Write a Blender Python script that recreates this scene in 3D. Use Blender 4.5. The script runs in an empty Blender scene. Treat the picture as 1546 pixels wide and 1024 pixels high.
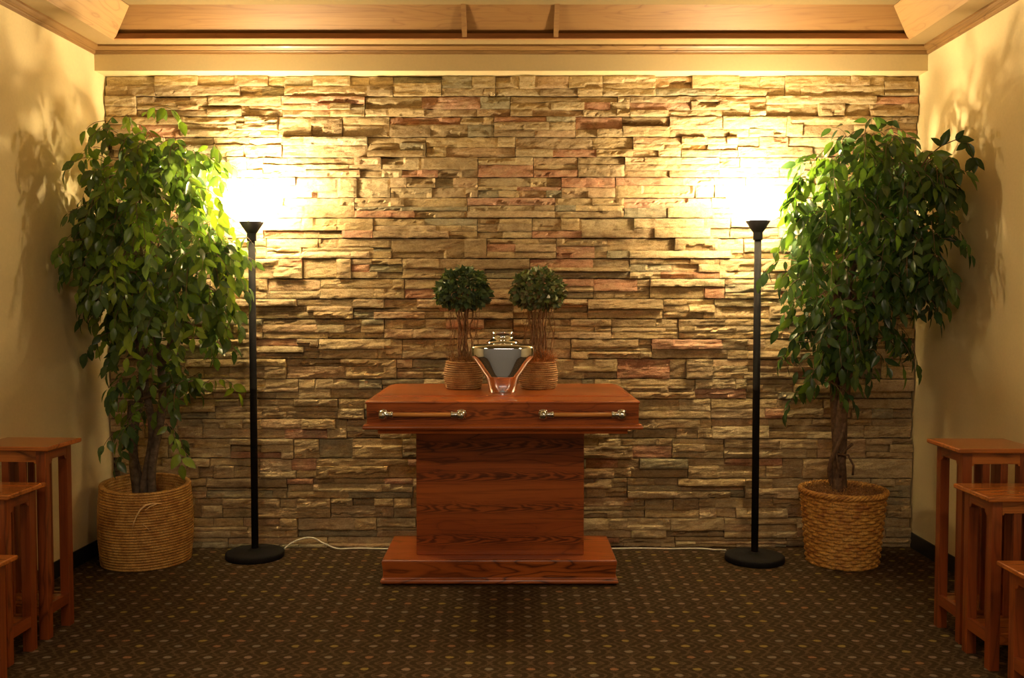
import bpy, math, random
from mathutils import Vector, Matrix, noise as NZ
PI = math.pi
C = bpy.context.scene.collection
sc = bpy.context.scene

# ------------------------------------------------------------------ helpers
class MB:
    """collects vertices / faces / vertex colours of ONE mesh"""
    def __init__(s): s.v = []; s.f = []; s.c = []
    def add(s, vs, fs, col=None):
        o = len(s.v); s.v += [tuple(p) for p in vs]; s.f += [tuple(i + o for i in f) for f in fs]
        if col is not None: s.c += [col] * len(vs)
    def box(s, x0, x1, y0, y1, z0, z1):
        s.add([(x0,y0,z0),(x1,y0,z0),(x1,y1,z0),(x0,y1,z0),(x0,y0,z1),(x1,y0,z1),(x1,y1,z1),(x0,y1,z1)],
              [(0,3,2,1),(4,5,6,7),(0,1,5,4),(1,2,6,5),(2,3,7,6),(3,0,4,7)])
        return s
    def lathe(s, prof, n=48, c=(0,0,0), wob=None):
        vs = []; m = len(prof)
        for i in range(n):
            a = 2*PI*i/n
            for (r, z) in prof:
                if wob: r, z = wob(r, z, a)
                vs.append((c[0]+r*math.cos(a), c[1]+r*math.sin(a), c[2]+z))
        fs = [(i*m+j, ((i+1)%n)*m+j, ((i+1)%n)*m+j+1, i*m+j+1) for i in range(n) for j in range(m-1)]
        s.add(vs, fs); return s
    def tube(s, pts, rad, n=8, caps=True):
        pts = [Vector(p) for p in pts]; m = len(pts)
        if not hasattr(rad, '__len__'): rad = [rad]*m
        up = Vector((0.13,0.21,1)).normalized(); vs = []
        t0 = (pts[1]-pts[0]).normalized()
        u = t0.cross(up)
        if u.length < 1e-3: u = t0.cross(Vector((1,0,0)))
        u.normalize()
        for i, p in enumerate(pts):
            t = (pts[min(i+1,m-1)]-pts[max(i-1,0)])
            t = t.normalized() if t.length > 1e-9 else t0
            u = (u - t*u.dot(t)).normalized(); w = t.cross(u)
            for k in range(n):
                a = 2*PI*k/n
                vs.append(p + (u*math.cos(a)+w*math.sin(a))*rad[i])
        fs = [(i*n+k, i*n+(k+1)%n, (i+1)*n+(k+1)%n, (i+1)*n+k) for i in range(m-1) for k in range(n)]
        if caps: fs += [tuple(range(n))[::-1], tuple((m-1)*n+k for k in range(n))]
        s.add(vs, fs); return s
    def extr(s, prof, x0, x1, ax='x'):
        """closed profile (list of 2-D points) extruded along an axis. ax x: (y,z); ax y: (x,z)"""
        n = len(prof)
        mk = (lambda p,t:(t,p[0],p[1])) if ax == 'x' else (lambda p,t:(p[0],t,p[1]))
        vs = [mk(p,x0) for p in prof]+[mk(p,x1) for p in prof]
        fs = [(i,(i+1)%n,n+(i+1)%n,n+i) for i in range(n)]+[tuple(range(n))[::-1],tuple(range(n,2*n))]
        s.add(vs, fs); return s
    def rings(s, rects):
        """stack of rectangles (x0,x1,y0,y1,z) skinned together, capped"""
        vs = []
        for (x0,x1,y0,y1,z) in rects: vs += [(x0,y0,z),(x1,y0,z),(x1,y1,z),(x0,y1,z)]
        fs = [(i*4+k,i*4+(k+1)%4,(i+1)*4+(k+1)%4,(i+1)*4+k) for i in range(len(rects)-1) for k in range(4)]
        m = (len(rects)-1)*4
        fs += [(3,2,1,0),(m,m+1,m+2,m+3)]
        s.add(vs, fs); return s
    def build(s, name, mat, parent=None, smooth=False, bevel=0, loc=None, seg=2):
        me = bpy.data.meshes.new(name); me.from_pydata(s.v, [], s.f)
        if s.c:
            a = me.color_attributes.new('col', 'FLOAT_COLOR', 'POINT')
            buf = []
            for c in s.c: buf += [c[0], c[1], c[2], 1.0]
            a.data.foreach_set('color', buf)
        me.materials.append(mat)
        me.update()
        import bmesh
        bm = bmesh.new(); bm.from_mesh(me); bmesh.ops.recalc_face_normals(bm, faces=bm.faces); bm.to_mesh(me); bm.free()
        if smooth:
            me.polygons.foreach_set('use_smooth', [True]*len(me.polygons))
        o = bpy.data.objects.new(name, me); C.objects.link(o)
        if parent: o.parent = parent
        if loc: o.location = loc
        if bevel:
            b = o.modifiers.new('b', 'BEVEL'); b.width = bevel; b.segments = seg; b.limit_method = 'ANGLE'; b.angle_limit = 0.6
            o.modifiers.new('w', 'WEIGHTED_NORMAL')
            me.polygons.foreach_set('use_smooth', [True]*len(me.polygons))
        return o
def thing(name, label, cat, loc=(0,0,0), rz=0, group=None):
    o = bpy.data.objects.new(name, None); C.objects.link(o); o.empty_display_size = .05
    o.location = loc; o.rotation_euler = (0,0,rz); o['label'] = label; o['category'] = cat
    if group: o['group'] = group
    return o
def struct(o): o['kind'] = 'structure'; return o

# ------------------------------------------------------------------ materials
def mat(name):
    m = bpy.data.materials.new(name); m.use_nodes = True
    nt = m.node_tree; b = nt.nodes['Principled BSDF']
    return m, nt, b
def N(nt, t, **kw):
    n = nt.nodes.new(t)
    for k, v in kw.items(): setattr(n, k, v)
    return n
def L(nt, a, b): nt.links.new(a, b)
def ramp(nt, fac, stops):
    r = N(nt, 'ShaderNodeValToRGB'); e = r.color_ramp.elements
    while len(e) < len(stops): e.new(0.5)
    for i, (p, c) in enumerate(stops): e[i].position = p; e[i].color = (*c, 1)
    L(nt, fac, r.inputs[0]); return r.outputs[0]
def mapping(nt, scale=(1,1,1), rot=(0,0,0)):
    tc = N(nt, 'ShaderNodeTexCoord'); m = N(nt, 'ShaderNodeMapping')
    m.inputs['Scale'].default_value = scale; m.inputs['Rotation'].default_value = rot
    L(nt, tc.outputs['Object'], m.inputs[0]); return m.outputs[0]
def noise_t(nt, vec, scale, detail=4, rough=.55, dist=0):
    n = N(nt, 'ShaderNodeTexNoise'); n.inputs['Scale'].default_value = scale
    n.inputs['Detail'].default_value = detail; n.inputs['Roughness'].default_value = rough; n.inputs['Distortion'].default_value = dist
    if vec is not None: L(nt, vec, n.inputs['Vector'])
    return n.outputs['Fac']
def bump(nt, b, h, strength=.3, dist=.002):
    n = N(nt, 'ShaderNodeBump'); n.inputs['Strength'].default_value = strength; n.inputs['Distance'].default_value = dist
    L(nt, h, n.inputs['Height']); L(nt, n.outputs[0], b.inputs['Normal'])
def mixc(nt, a, b, fac, mode='MIX'):
    m = N(nt, 'ShaderNodeMix', data_type='RGBA', blend_type=mode)
    def put(i, v):
        if isinstance(v, (tuple, list)): m.inputs[i].default_value = (*v, 1) if len(v) == 3 else v
        elif isinstance(v, (int, float)): m.inputs[i].default_value = v
        else: L(nt, v, m.inputs[i])
    put(0, fac); put(6, a); put(7, b); return m.outputs[2]
def math_(nt, op, a, b=None, c=None):
    n = N(nt, 'ShaderNodeMath', operation=op)
    for i, v in enumerate((a, b, c)):
        if v is None: continue
        if isinstance(v, (int, float)): n.inputs[i].default_value = v
        else: L(nt, v, n.inputs[i])
    return n.outputs[0]

def plain(name, col, rough=.6, metal=0, nscale=40, namp=.12, bmp=.1, spec=None):
    m, nt, b = mat(name)
    v = mapping(nt); n = noise_t(nt, v, nscale)
    c = ramp(nt, n, [(.3, tuple(x*(1-namp) for x in col)), (.7, tuple(min(1,x*(1+namp)) for x in col))])
    L(nt, c, b.inputs['Base Color']); b.inputs['Roughness'].default_value = rough; b.inputs['Metallic'].default_value = metal
    if spec is not None: b.inputs['Specular IOR Level'].default_value = spec
    if bmp: bump(nt, b, n, bmp, .002)
    return m
def wood(name, light, mid, dark, axis='x', rough=.28, coat=.3, cath=1.0, scale=1.0, vees=None):
    """stained oak: cathedral bands + long fine grain"""
    m, nt, b = mat(name)
    st = {'x': (.55,3.2,3.2), 'y': (3.2,.55,3.2), 'z': (3.2,3.2,.55)}[axis]
    fine = {'x': (3,110,110), 'y': (110,3,110), 'z': (110,110,3)}[axis]
    v = mapping(nt, tuple(k*scale for k in st))
    n1 = noise_t(nt, v, 1.6, 3, .5, .4)
    w = math_(nt, 'FRACT', math_(nt, 'MULTIPLY', n1, 13.0))
    tri = math_(nt, 'ABSOLUTE', math_(nt, 'SUBTRACT', w, .5))
    band = ramp(nt, math_(nt, 'MULTIPLY', tri, 2.0), [(0, (1,1,1)), (.25*cath, (.25,.25,.25)), (.6, (0,0,0))])
    patch = ramp(nt, noise_t(nt, mapping(nt, tuple(k*.9 for k in st)), 1.1, 2), [(.42, (0,0,0)), (.6, (1,1,1))])
    bfac = math_(nt, 'MULTIPLY', band, math_(nt, 'ADD', math_(nt, 'MULTIPLY', patch, .75), .15))
    nf = noise_t(nt, mapping(nt, fine), 1.0, 3, .6)
    base = mixc(nt, mid, light, ramp(nt, n1, [(.35, (0,0,0)), (.65, (1,1,1))]))
    c = mixc(nt, base, dark, bfac)
    if vees:
        tc = N(nt, 'ShaderNodeTexCoord'); sx = N(nt, 'ShaderNodeSeparateXYZ'); L(nt, tc.outputs['Object'], sx.inputs[0])
        ph, off, kx = vees
        nz_ = math_(nt, 'SUBTRACT', noise_t(nt, mapping(nt, (3,3,14)), 1.5, 3), .5)
        zz = math_(nt, 'ADD', math_(nt, 'ADD', sx.outputs[2], off), math_(nt, 'MULTIPLY', nz_, .030))
        t_ = math_(nt, 'MULTIPLY', math_(nt, 'SUBTRACT', math_(nt, 'FRACT', math_(nt, 'DIVIDE', zz, ph)), .5), ph)
        f_ = math_(nt, 'ADD', math_(nt, 'ADD', math_(nt, 'MULTIPLY', sx.outputs[0], kx), math_(nt, 'MULTIPLY', math_(nt, 'MULTIPLY', t_, t_), 2600.)), math_(nt, 'MULTIPLY', nz_, 5.))
        ln_ = math_(nt, 'MULTIPLY', math_(nt, 'ABSOLUTE', math_(nt, 'SUBTRACT', math_(nt, 'FRACT', f_), .5)), 2.0)
        fade = ramp(nt, math_(nt, 'ABSOLUTE', t_), [(0, (1,1,1)), (.016, (.8,.8,.8)), (.042, (0,0,0))])
        vv_ = math_(nt, 'MULTIPLY', ramp(nt, ln_, [(.2, (0,0,0)), (.8, (1,1,1))]), fade)
        c = mixc(nt, c, dark, math_(nt, 'MULTIPLY', vv_, .8))
    c = mixc(nt, c, dark, ramp(nt, nf, [(.5, (0,0,0)), (.8, (.7,.7,.7))]))
    L(nt, c, b.inputs['Base Color']); b.inputs['Roughness'].default_value = rough
    b.inputs['Coat Weight'].default_value = coat; b.inputs['Coat Roughness'].default_value = .12
    bump(nt, b, nf, .06, .001)
    return m

M = {}
RL, RM, RD = (.48,.125,.024), (.33,.072,.014), (.06,.012,.004)
M['cherry_x'] = wood('cherry_x', RL, RM, RD, 'x')
M['cherry_ped'] = wood('cherry_ped', RL, RM, RD, 'x', rough=.35, cath=.6, vees=(.155,.03,11.))
M['cherry_body'] = wood('cherry_body', RL, RM, RD, 'x', vees=(.20,.045,7.), cath=.8)
M['cherry_y'] = wood('cherry_y', RL, RM, RD, 'y')
TL_, TM_, TD_ = (.27,.062,.013), (.20,.042,.009), (.08,.015,.005)
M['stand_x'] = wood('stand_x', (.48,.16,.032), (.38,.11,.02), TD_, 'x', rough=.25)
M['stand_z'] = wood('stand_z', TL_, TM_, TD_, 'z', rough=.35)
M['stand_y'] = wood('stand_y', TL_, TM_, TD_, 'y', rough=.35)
M['rod'] = wood('rod', (.78,.36,.10), (.68,.29,.08), (.5,.18,.05), 'x')
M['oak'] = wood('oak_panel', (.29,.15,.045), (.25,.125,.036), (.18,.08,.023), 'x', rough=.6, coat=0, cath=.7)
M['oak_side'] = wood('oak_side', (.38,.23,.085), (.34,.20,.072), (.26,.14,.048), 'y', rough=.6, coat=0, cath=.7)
M['oak_trim'] = wood('oak_trim', (.36,.16,.055), (.30,.125,.04), (.20,.075,.025), 'x', rough=.5, coat=.03, cath=.6)
M['oak_trim_y'] = wood('oak_trim_y', (.36,.16,.055), (.30,.125,.04), (.20,.075,.025), 'y', rough=.5, coat=.03, cath=.6)
M['crown'] = wood('crown_x', (.27,.15,.048), (.22,.115,.035), (.13,.058,.016), 'x', rough=.5, coat=.03, cath=.6)
M['crown_y'] = wood('crown_y', (.27,.15,.048), (.22,.115,.035), (.13,.058,.016), 'y', rough=.5, coat=.03, cath=.6)
M['paint'] = plain('wall_paint', (.70,.575,.32), .75, nscale=70, namp=.03, bmp=.12)
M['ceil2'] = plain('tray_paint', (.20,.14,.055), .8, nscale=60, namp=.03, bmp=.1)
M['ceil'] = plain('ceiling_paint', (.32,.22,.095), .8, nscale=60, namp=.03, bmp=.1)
M['grey'] = plain('rear_wall_paint', (.29,.29,.29), .8, nscale=30, namp=.04)
M['vinyl'] = plain('baseboard_vinyl', (.012,.013,.016), .45)
M['black'] = plain('black_metal', (.012,.011,.012), .7, spec=.12, nscale=200, namp=.2, bmp=.05)
M['chrome'] = plain('polished_silver', (.80,.83,.90), .045, 1, nscale=3, namp=.01, bmp=0)
M['nickel'] = plain('handle_metal', (.72,.76,.86), .16, 1, nscale=60, namp=.1, bmp=.1)
M['cord'] = plain('cord_plastic', (.80,.76,.66), .5)
M['bark'] = plain('bark', (.13,.075,.042), .85, nscale=45, namp=.45, bmp=.8)
M['bark_grey'] = plain('bark_grey', (.12,.085,.058), .85, nscale=45, namp=.45, bmp=.8)
M['twig'] = plain('twig_bark', (.16,.10,.05), .8, nscale=80, namp=.3)
M['vine'] = plain('vine_stem', (.24,.12,.05), .8, nscale=90, namp=.35, bmp=.4)
M['soil'] = plain('dark_filler', (.035,.022,.013), .95, nscale=60, namp=.5, bmp=1)
M['moss'] = plain('dried_moss', (.30,.15,.05), .95, nscale=120, namp=.5, bmp=1)
M['moss_red'] = plain('rust_moss', (.42,.15,.035), .95, nscale=120, namp=.45, bmp=1)
M['gap'] = plain('mortar_dark', (.03,.022,.015), .95)

def basket_mat(name, a, b_, c_, bmpscale):
    m, nt, b = mat(name)
    v = mapping(nt, (1,1,1))
    n = noise_t(nt, v, 22, 3); n2 = noise_t(nt, v, bmpscale, 2)
    c = ramp(nt, n, [(.3, c_), (.5, a), (.72, b_)])
    c = mixc(nt, c, tuple(x*.35 for x in c_), ramp(nt, n2, [(.38, (.5,.5,.5)), (.52, (0,0,0))]))
    L(nt, c, b.inputs['Base Color']); b.inputs['Roughness'].default_value = .55
    bump(nt, b, n2, .5, .002); return m
M['seagrass'] = basket_mat('seagrass_coil', (.62,.33,.085), (.74,.44,.14), (.42,.19,.045), 150)
M['straw'] = plain('straw', (.85,.58,.28), .6)
M['rattan'] = basket_mat('rattan_weave', (.66,.33,.065), (.78,.45,.12), (.40,.15,.035), 110)
M['smallbasket'] = basket_mat('small_basket', (.55,.30,.11), (.66,.40,.17), (.36,.17,.06), 260)

def leaf_mat(name, gloss=.26, tr=.35):
    m, nt, b = mat(name)
    ca = N(nt, 'ShaderNodeVertexColor'); ca.layer_name = 'col'
    n = noise_t(nt, mapping(nt), 60, 2)
    c = mixc(nt, ca.outputs[0], (1.25,1.25,1.1), ramp(nt, n, [(.35, (0,0,0)), (.7, (.25,.25,.25))]), 'MULTIPLY')
    L(nt, c, b.inputs['Base Color']); b.inputs['Roughness'].default_value = gloss
    t = N(nt, 'ShaderNodeBsdfTranslucent'); tcol = mixc(nt, c, (1.6,1.5,.5), 1.0, 'MULTIPLY'); L(nt, tcol, t.inputs[0])
    mx = N(nt, 'ShaderNodeMixShader'); mx.inputs[0].default_value = tr
    out = nt.nodes['Material Output']
    L(nt, b.outputs[0], mx.inputs[1]); L(nt, t.outputs[0], mx.inputs[2]); L(nt, mx.outputs[0], out.inputs[0])
    return m
M['leaf'] = leaf_mat('ficus_leaf'); M['leaf2'] = leaf_mat('small_leaf', .45, .15)

# stone
m, nt, b = mat('ledge_stone'); M['stone'] = m
ca = N(nt, 'ShaderNodeVertexColor'); ca.layer_name = 'col'
v = mapping(nt, (1,1,1.6)); n1 = noise_t(nt, v, 14, 5, .6); n2 = noise_t(nt, v, 130, 4, .65); n3 = noise_t(nt, v, 45, 4, .6)
c = mixc(nt, ca.outputs[0], (.60,.48,.29), ramp(nt, n1, [(.45, (0,0,0)), (.75, (.55,.55,.55))]))
c = mixc(nt, c, (.62,.58,.52), ramp(nt, n2, [(.42, (.5,.5,.5)), (.56, (0,0,0))]), 'MULTIPLY')
c = mixc(nt, c, (.7,.62,.5), ramp(nt, n3, [(.36, (.5,.5,.5)), (.5, (0,0,0))]), 'MULTIPLY')
L(nt, c, b.inputs['Base Color']); b.inputs['Roughness'].default_value = .85; b.inputs['Specular IOR Level'].default_value = .25
hh = math_(nt, 'ADD', math_(nt, 'MULTIPLY', n3, .8), math_(nt, 'MULTIPLY', n2, .35)); bump(nt, b, hh, .75, .006)

# carpet: staggered small ovals with scalloped rings on dark brown loop pile
m, nt, b = mat('carpet'); M['carpet'] = m
tc = N(nt, 'ShaderNodeTexCoord'); sp = N(nt, 'ShaderNodeSeparateXYZ')
nd = N(nt, 'ShaderNodeTexNoise'); nd.inputs['Scale'].default_value = 35; L(nt, tc.outputs['Object'], nd.inputs['Vector'])
va = N(nt, 'ShaderNodeVectorMath', operation='MULTIPLY_ADD'); L(nt, nd.outputs['Color'], va.inputs[0]); va.inputs[1].default_value = (.016,.016,0); L(nt, tc.outputs['Object'], va.inputs[2])
L(nt, va.outputs[0], sp.inputs[0])
def lattice(px, py, ox, oy):
    vv = math_(nt, 'ADD', math_(nt, 'DIVIDE', sp.outputs[1], py), oy); row = math_(nt, 'FLOOR', vv)
    uu = math_(nt, 'ADD', math_(nt, 'ADD', math_(nt, 'DIVIDE', sp.outputs[0], px), ox), math_(nt, 'MULTIPLY', math_(nt, 'FLOORED_MODULO', row, 2.0), .5))
    col = math_(nt, 'FLOOR', uu)
    fx = math_(nt, 'SUBTRACT', math_(nt, 'SUBTRACT', uu, col), .5); fy = math_(nt, 'SUBTRACT', math_(nt, 'SUBTRACT', vv, row), .5)
    cb = N(nt, 'ShaderNodeCombineXYZ'); L(nt, col, cb.inputs[0]); L(nt, row, cb.inputs[1])
    wn = N(nt, 'ShaderNodeTexWhiteNoise'); wn.noise_dimensions = '2D'; L(nt, cb.outputs[0], wn.inputs['Vector'])
    return fx, fy, wn.outputs['Value']
fx, fy, rnd = lattice(.155, .058, 0, 0)
def dist(fx, fy, sx, sy):
    a = math_(nt, 'MULTIPLY', fx, sx); c_ = math_(nt, 'MULTIPLY', fy, sy)
    return math_(nt, 'SQRT', math_(nt, 'ADD', math_(nt, 'MULTIPLY', a, a), math_(nt, 'MULTIPLY', c_, c_)))
d1 = dist(fx, fy, 6.8, 3.3)
dot = ramp(nt, d1, [(.55, (1,1,1)), (.85, (0,0,0))])
ring = ramp(nt, math_(nt, 'SINE', math_(nt, 'MULTIPLY', dist(fx, fy, 3.2, 2.2), 9.0)), [(.2, (0,0,0)), (.9, (1,1,1))])
fx2, fy2, rnd2 = lattice(.0517, .029, .5, .5)
dot2 = ramp(nt, dist(fx2, fy2, 2.6, 2.4), [(.4, (1,1,1)), (.9, (0,0,0))])
pile = noise_t(nt, tc.outputs['Object'], 420, 2, .6)
base = mixc(nt, (.070,.043,.021), (.145,.090,.044), ring)
base = mixc(nt, base, (.18,.115,.055), math_(nt, 'MULTIPLY', dot2, math_(nt, 'MULTIPLY', rnd2, .75)))
dc = N(nt, 'ShaderNodeValToRGB'); dc.color_ramp.interpolation = 'CONSTANT'
stops = [(0, (.40,.27,.17)), (.3, (.45,.33,.08)), (.5, (.36,.28,.18)), (.7, (.42,.21,.09)), (.88, (.32,.27,.18))]
e = dc.color_ramp.elements
while len(e) < len(stops): e.new(.5)
for i, (p, cc) in enumerate(stops): e[i].position = p; e[i].color = (*cc, 1)
L(nt, rnd, dc.inputs[0])
c = mixc(nt, base, dc.outputs[0], math_(nt, 'MULTIPLY', dot, .9))
c = mixc(nt, c, (.25,.25,.25), ramp(nt, pile, [(.38, (1,1,1)), (.62, (0,0,0))]), 'MULTIPLY')
L(nt, c, b.inputs['Base Color']); b.inputs['Roughness'].default_value = .95; b.inputs['Specular IOR Level'].default_value = .1
bump(nt, b, pile, .8, .004)

# lamp glass: frosted, glowing because its bulb is on
def glow(name, col, st, tr=.5):
    m, nt, b = mat(name)
    em = N(nt, 'ShaderNodeEmission'); em.inputs[0].default_value = (*col, 1); em.inputs[1].default_value = st
    t = N(nt, 'ShaderNodeBsdfTranslucent'); t.inputs[0].default_value = (.9,.85,.75,1)
    ad = N(nt, 'ShaderNodeAddShader'); L(nt, em.outputs[0], ad.inputs[0]); L(nt, t.outputs[0], ad.inputs[1])
    L(nt, ad.outputs[0], nt.nodes['Material Output'].inputs[0]); return m
WARM = (1.0, .76, .42)
M['glass'] = glow('frosted_glass_lit', (1.0,.80,.48), 22.0)
M['bulb'] = glow('bulb_lit', (1.0,.85,.6), 60.0)

# ------------------------------------------------------------------ room
YB, YR = .04, -7.6                     # back and rear of the room
LX0, LSL = -2.232, .05                 # left wall runs slightly outwards towards the viewer
def lx(y): return LX0 + LSL*y
RX = 2.228
SZ, CZ = 2.605, 2.735                  # underside of soffit, ceiling
fl = struct(MB().box(-2.8, 2.5, YR, .2, -.1, 0).build('floor', M['carpet']))
w = MB(); w.add([(lx(YR),YR,0),(lx(.1),.1,0),(lx(.1),.1,3.2),(lx(YR),YR,3.2),(lx(YR)-.12,YR,0),(lx(.1)-.12,.1,0),(lx(.1)-.12,.1,3.2),(lx(YR)-.12,YR,3.2)],
                [(0,1,2,3),(7,6,5,4),(0,3,7,4),(1,5,6,2),(3,2,6,7),(0,4,5,1)])
struct(w.build('wall_left', M['paint']))
struct(MB().box(RX, RX+.12, YR, .1, 0, 3.2).build('wall_right', M['paint']))
struct(MB().box(-2.8, 2.5, YR-.12, YR, 0, 3.2).build('wall_rear', M['grey']))
bb = MB(); bb.add([(lx(YR),YR,0),(lx(.0),.0,0),(lx(.0),.0,.085),(lx(YR),YR,.085),(lx(YR)+.008,YR,0),(lx(0)+.008,0,0),(lx(0)+.008,0,.085),(lx(YR)+.008,YR,.085)],
                [(0,3,2,1),(4,5,6,7),(3,7,6,2),(1,2,6,5),(0,4,7,3),(0,1,5,4)])
struct(bb.build('baseboard_left', M['vinyl']))
struct(MB().box(RX-.008, RX, YR, 0, 0, .085).build('baseboard_right', M['vinyl']))

# ---- stone veneer wall
rs = random.Random(7)
TAN = [(0.498, 0.364, 0.187), (0.551, 0.417, 0.229), (0.456, 0.332, 0.177), (0.583, 0.46, 0.27), (0.424, 0.31, 0.166), (0.498, 0.385, 0.218), (0.382, 0.278, 0.156), (0.551, 0.407, 0.208)]
GREY = [(0.371, 0.321, 0.208), (0.403, 0.353, 0.229), (0.318, 0.278, 0.177)]
RED = [(0.53, 0.289, 0.177), (0.498, 0.257, 0.151), (0.551, 0.321, 0.208)]
PINK = [(0.53, 0.364, 0.208), (0.519, 0.385, 0.229)]
# where the photograph shows reddish stones, on the wall plane in metres (x, z)
redspots = [(452,150),(642,152),(794,148),(495,168),(898,167),(1015,168),(638,181),(794,180),(907,196),(883,229),(640,259),(848,260),(772,257),(488,286),
 (792,288),(872,282),(978,273),(707,304),(603,321),(950,303),(530,349),(846,351),(889,384),(805,395),(447,395),(200,118),(240,196),(540,411),(680,470),
 (430,515),(445,708),(395,688),(1025,412),(905,425),(985,516),(925,708),(1160,625),(1165,212),(650,447),(1340,150),(1290,230),(1100,700),(870,430),(940,570)]
redw = [((x-773)/273.5, 1.364+(457-y)/273.5) for x, y in redspots]
sm = MB()
def stone(x0, x1, z0, z1, yf, col, chip):
    nx = max(3, int((x1-x0)/.014)); nz = max(3, int((z1-z0)/.0085))
    seed = rs.uniform(0, 100); vs = []; cs = []
    zl = z0 + (z1-z0)*rs.uniform(.3,.62); up = rs.random() < .5
    xc0 = x0 + (x1-x0)*rs.uniform(-.3,.5); xc1 = xc0 + (x1-x0)*rs.uniform(.5,1.1)
    amp = rs.uniform(.004,.009); tilt = rs.uniform(-.006,.008); tx = rs.uniform(-.004,.004)
    cd = rs.uniform(.010,.020)
    for j in range(nz+1):
        for i in range(nx+1):
            u = i/nx; w = j/nz; x = x0+(x1-x0)*u; z = z0+(z1-z0)*w
            d = NZ.fractal(Vector((x*9+seed, z*26, seed)), .8, 2.1, 3)*amp
            r = NZ.noise(Vector((x*32, z*70, seed+5)))*.0022
            y = yf + d + r + tilt*(w-.5) + tx*(u-.5)
            if chip:
                zz = zl + NZ.noise(Vector((x*22+seed, 3.1, seed)))*.011 + NZ.noise(Vector((x*70+seed, 1, seed)))*.004
                t = (zz-z) if up else (z-zz)
                if xc0 < x < xc1 and t > 0: y += cd*min(1, t/.004)*min(1, (x-xc0)/.012, (xc1-x)/.012)
            e = min(u*(x1-x0), (1-u)*(x1-x0), w*(z1-z0), (1-w)*(z1-z0))
            if e < .0015: y += .0028
            jx = 0 if 0 < i < nx else NZ.noise(Vector((z*50, seed, 2)))*.0022
            jz = 0 if 0 < j < nz else NZ.noise(Vector((x*28, seed, 9)))*.0028
            vs.append((x+jx, min(y, YB-.004), z+jz))
            k = 1 + .16*NZ.noise(Vector((x*12+seed, z*25, 1)))
            cs.append((col[0]*k, col[1]*k, col[2]*k))
    n = nx+1; fs = [(j*n+i, j*n+i+1, (j+1)*n+i+1, (j+1)*n+i) for j in range(nz) for i in range(nx)]
    ring = [i for i in range(n)] + [j*n+nx for j in range(1, nz+1)] + [nz*n+i for i in range(nx-1, -1, -1)] + [j*n for j in range(nz-1, 0, -1)]
    o = len(vs)
    for k in ring: vs.append((vs[k][0], YB, vs[k][2])); cs.append(tuple(q*.8 for q in cs[k]))
    m_ = len(ring)
    fs += [(ring[k], o+k, o+(k+1)%m_, ring[(k+1)%m_]) for k in range(m_)]
    b0 = len(sm.v); sm.v += vs; sm.c += cs; sm.f += [tuple(q+b0 for q in f) for f in fs]
WX0, WX1 = -2.225, 2.222
CH = .1108; ZT = 2.604
z1 = ZT
while z1 > 0.004:
    z0 = max(0.0, z1-CH); x = WX0 - rs.uniform(0,.3)
    while x < WX1:
        xe = x + rs.choice([.28,.38,.47,.52,.62,.7])*rs.uniform(.85,1.15)
        a, b_ = max(x, WX0), min(xe, WX1)
        if WX1 - b_ < .09: b_ = WX1; xe = WX1+1
        if b_ - a > .05:
            rows = rs.choices([[1],[.5,.5],[.62,.38],[.38,.62],[.36,.3,.34],[.28,.4,.32],[.45,.2,.35]], [4,22,20,20,14,12,8])[0]
            zt = z1 - .0018; hh = (z1-z0) - .0036
            for fr in rows[::1]:
                zb = zt - hh*fr
                sx = a + .0012
                while sx < b_ - .0012:
                    ln = rs.choice([.10,.15,.2,.26,.33,.42])*rs.uniform(.85,1.2)*(1.25 if fr < .4 else 1)
                    se = min(sx+ln, b_-.0012)
                    if (b_-.0012) - se < .055: se = b_-.0012
                    r = rs.random()
                    if r < .74: col = rs.choice(TAN)
                    elif r < .82: col = rs.choice(GREY)
                    elif r < .94: col = rs.choice(PINK)
                    elif r < .955: col = rs.choice(RED)
                    else: col = rs.choice(TAN)
                    for (qx, qz) in redw:
                        if sx <= qx <= se and zb <= qz <= zt: col = rs.choice(RED)
                    yf = rs.choice([.015,.007,-.001,-.008,-.015]) + rs.uniform(-.003,.003)
                    stone(sx, se-.0008, zb+.0007, zt-.0007, yf, col, rs.random() < .36)
                    sx = se
                zt = zb
        x = xe
    z1 -= CH
sm.box(-2.33, 2.33, YB-.001, YB+.12, 0, 3.2)
sm.c += [(.04,.03,.02)]*8
wb = struct(sm.build('wall_back', M['stone'], smooth=False))

# ---- soffit, crown, tray ceiling
SY = -.10
struct(MB().box(-2.6, RX+.05, SY, YB, SZ, CZ+.3).build('trim_1', M['paint']))      # painted drop band above the stone
cprof = [(0,0),(.010,0),(.013,.010),(.016,.013),(.016,.018),(.030,.026),(.040,.034),(.040,.044),(0,.044)]   # (out, up)
zc = CZ-.044
struct(MB().extr([(SY-o, zc+u) for o, u in cprof], lx(SY), RX).build('trim_2', M['crown']))
# side crowns
cr = MB(); n_ = len(cprof)
vs = [(lx(SY)+o, SY, zc+u) for o, u in cprof] + [(lx(YR)+o, YR, zc+u) for o, u in cprof]
cr.add(vs, [(i,(i+1)%n_,n_+(i+1)%n_,n_+i) for i in range(n_)]+[tuple(range(n_)),tuple(range(n_,2*n_))[::-1]])
struct(cr.build('trim_3', M['crown_y']))
struct(MB().extr([(RX-o, zc+u) for o, u in cprof], YR, SY, 'y').build('trim_4', M['crown_y']))
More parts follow.
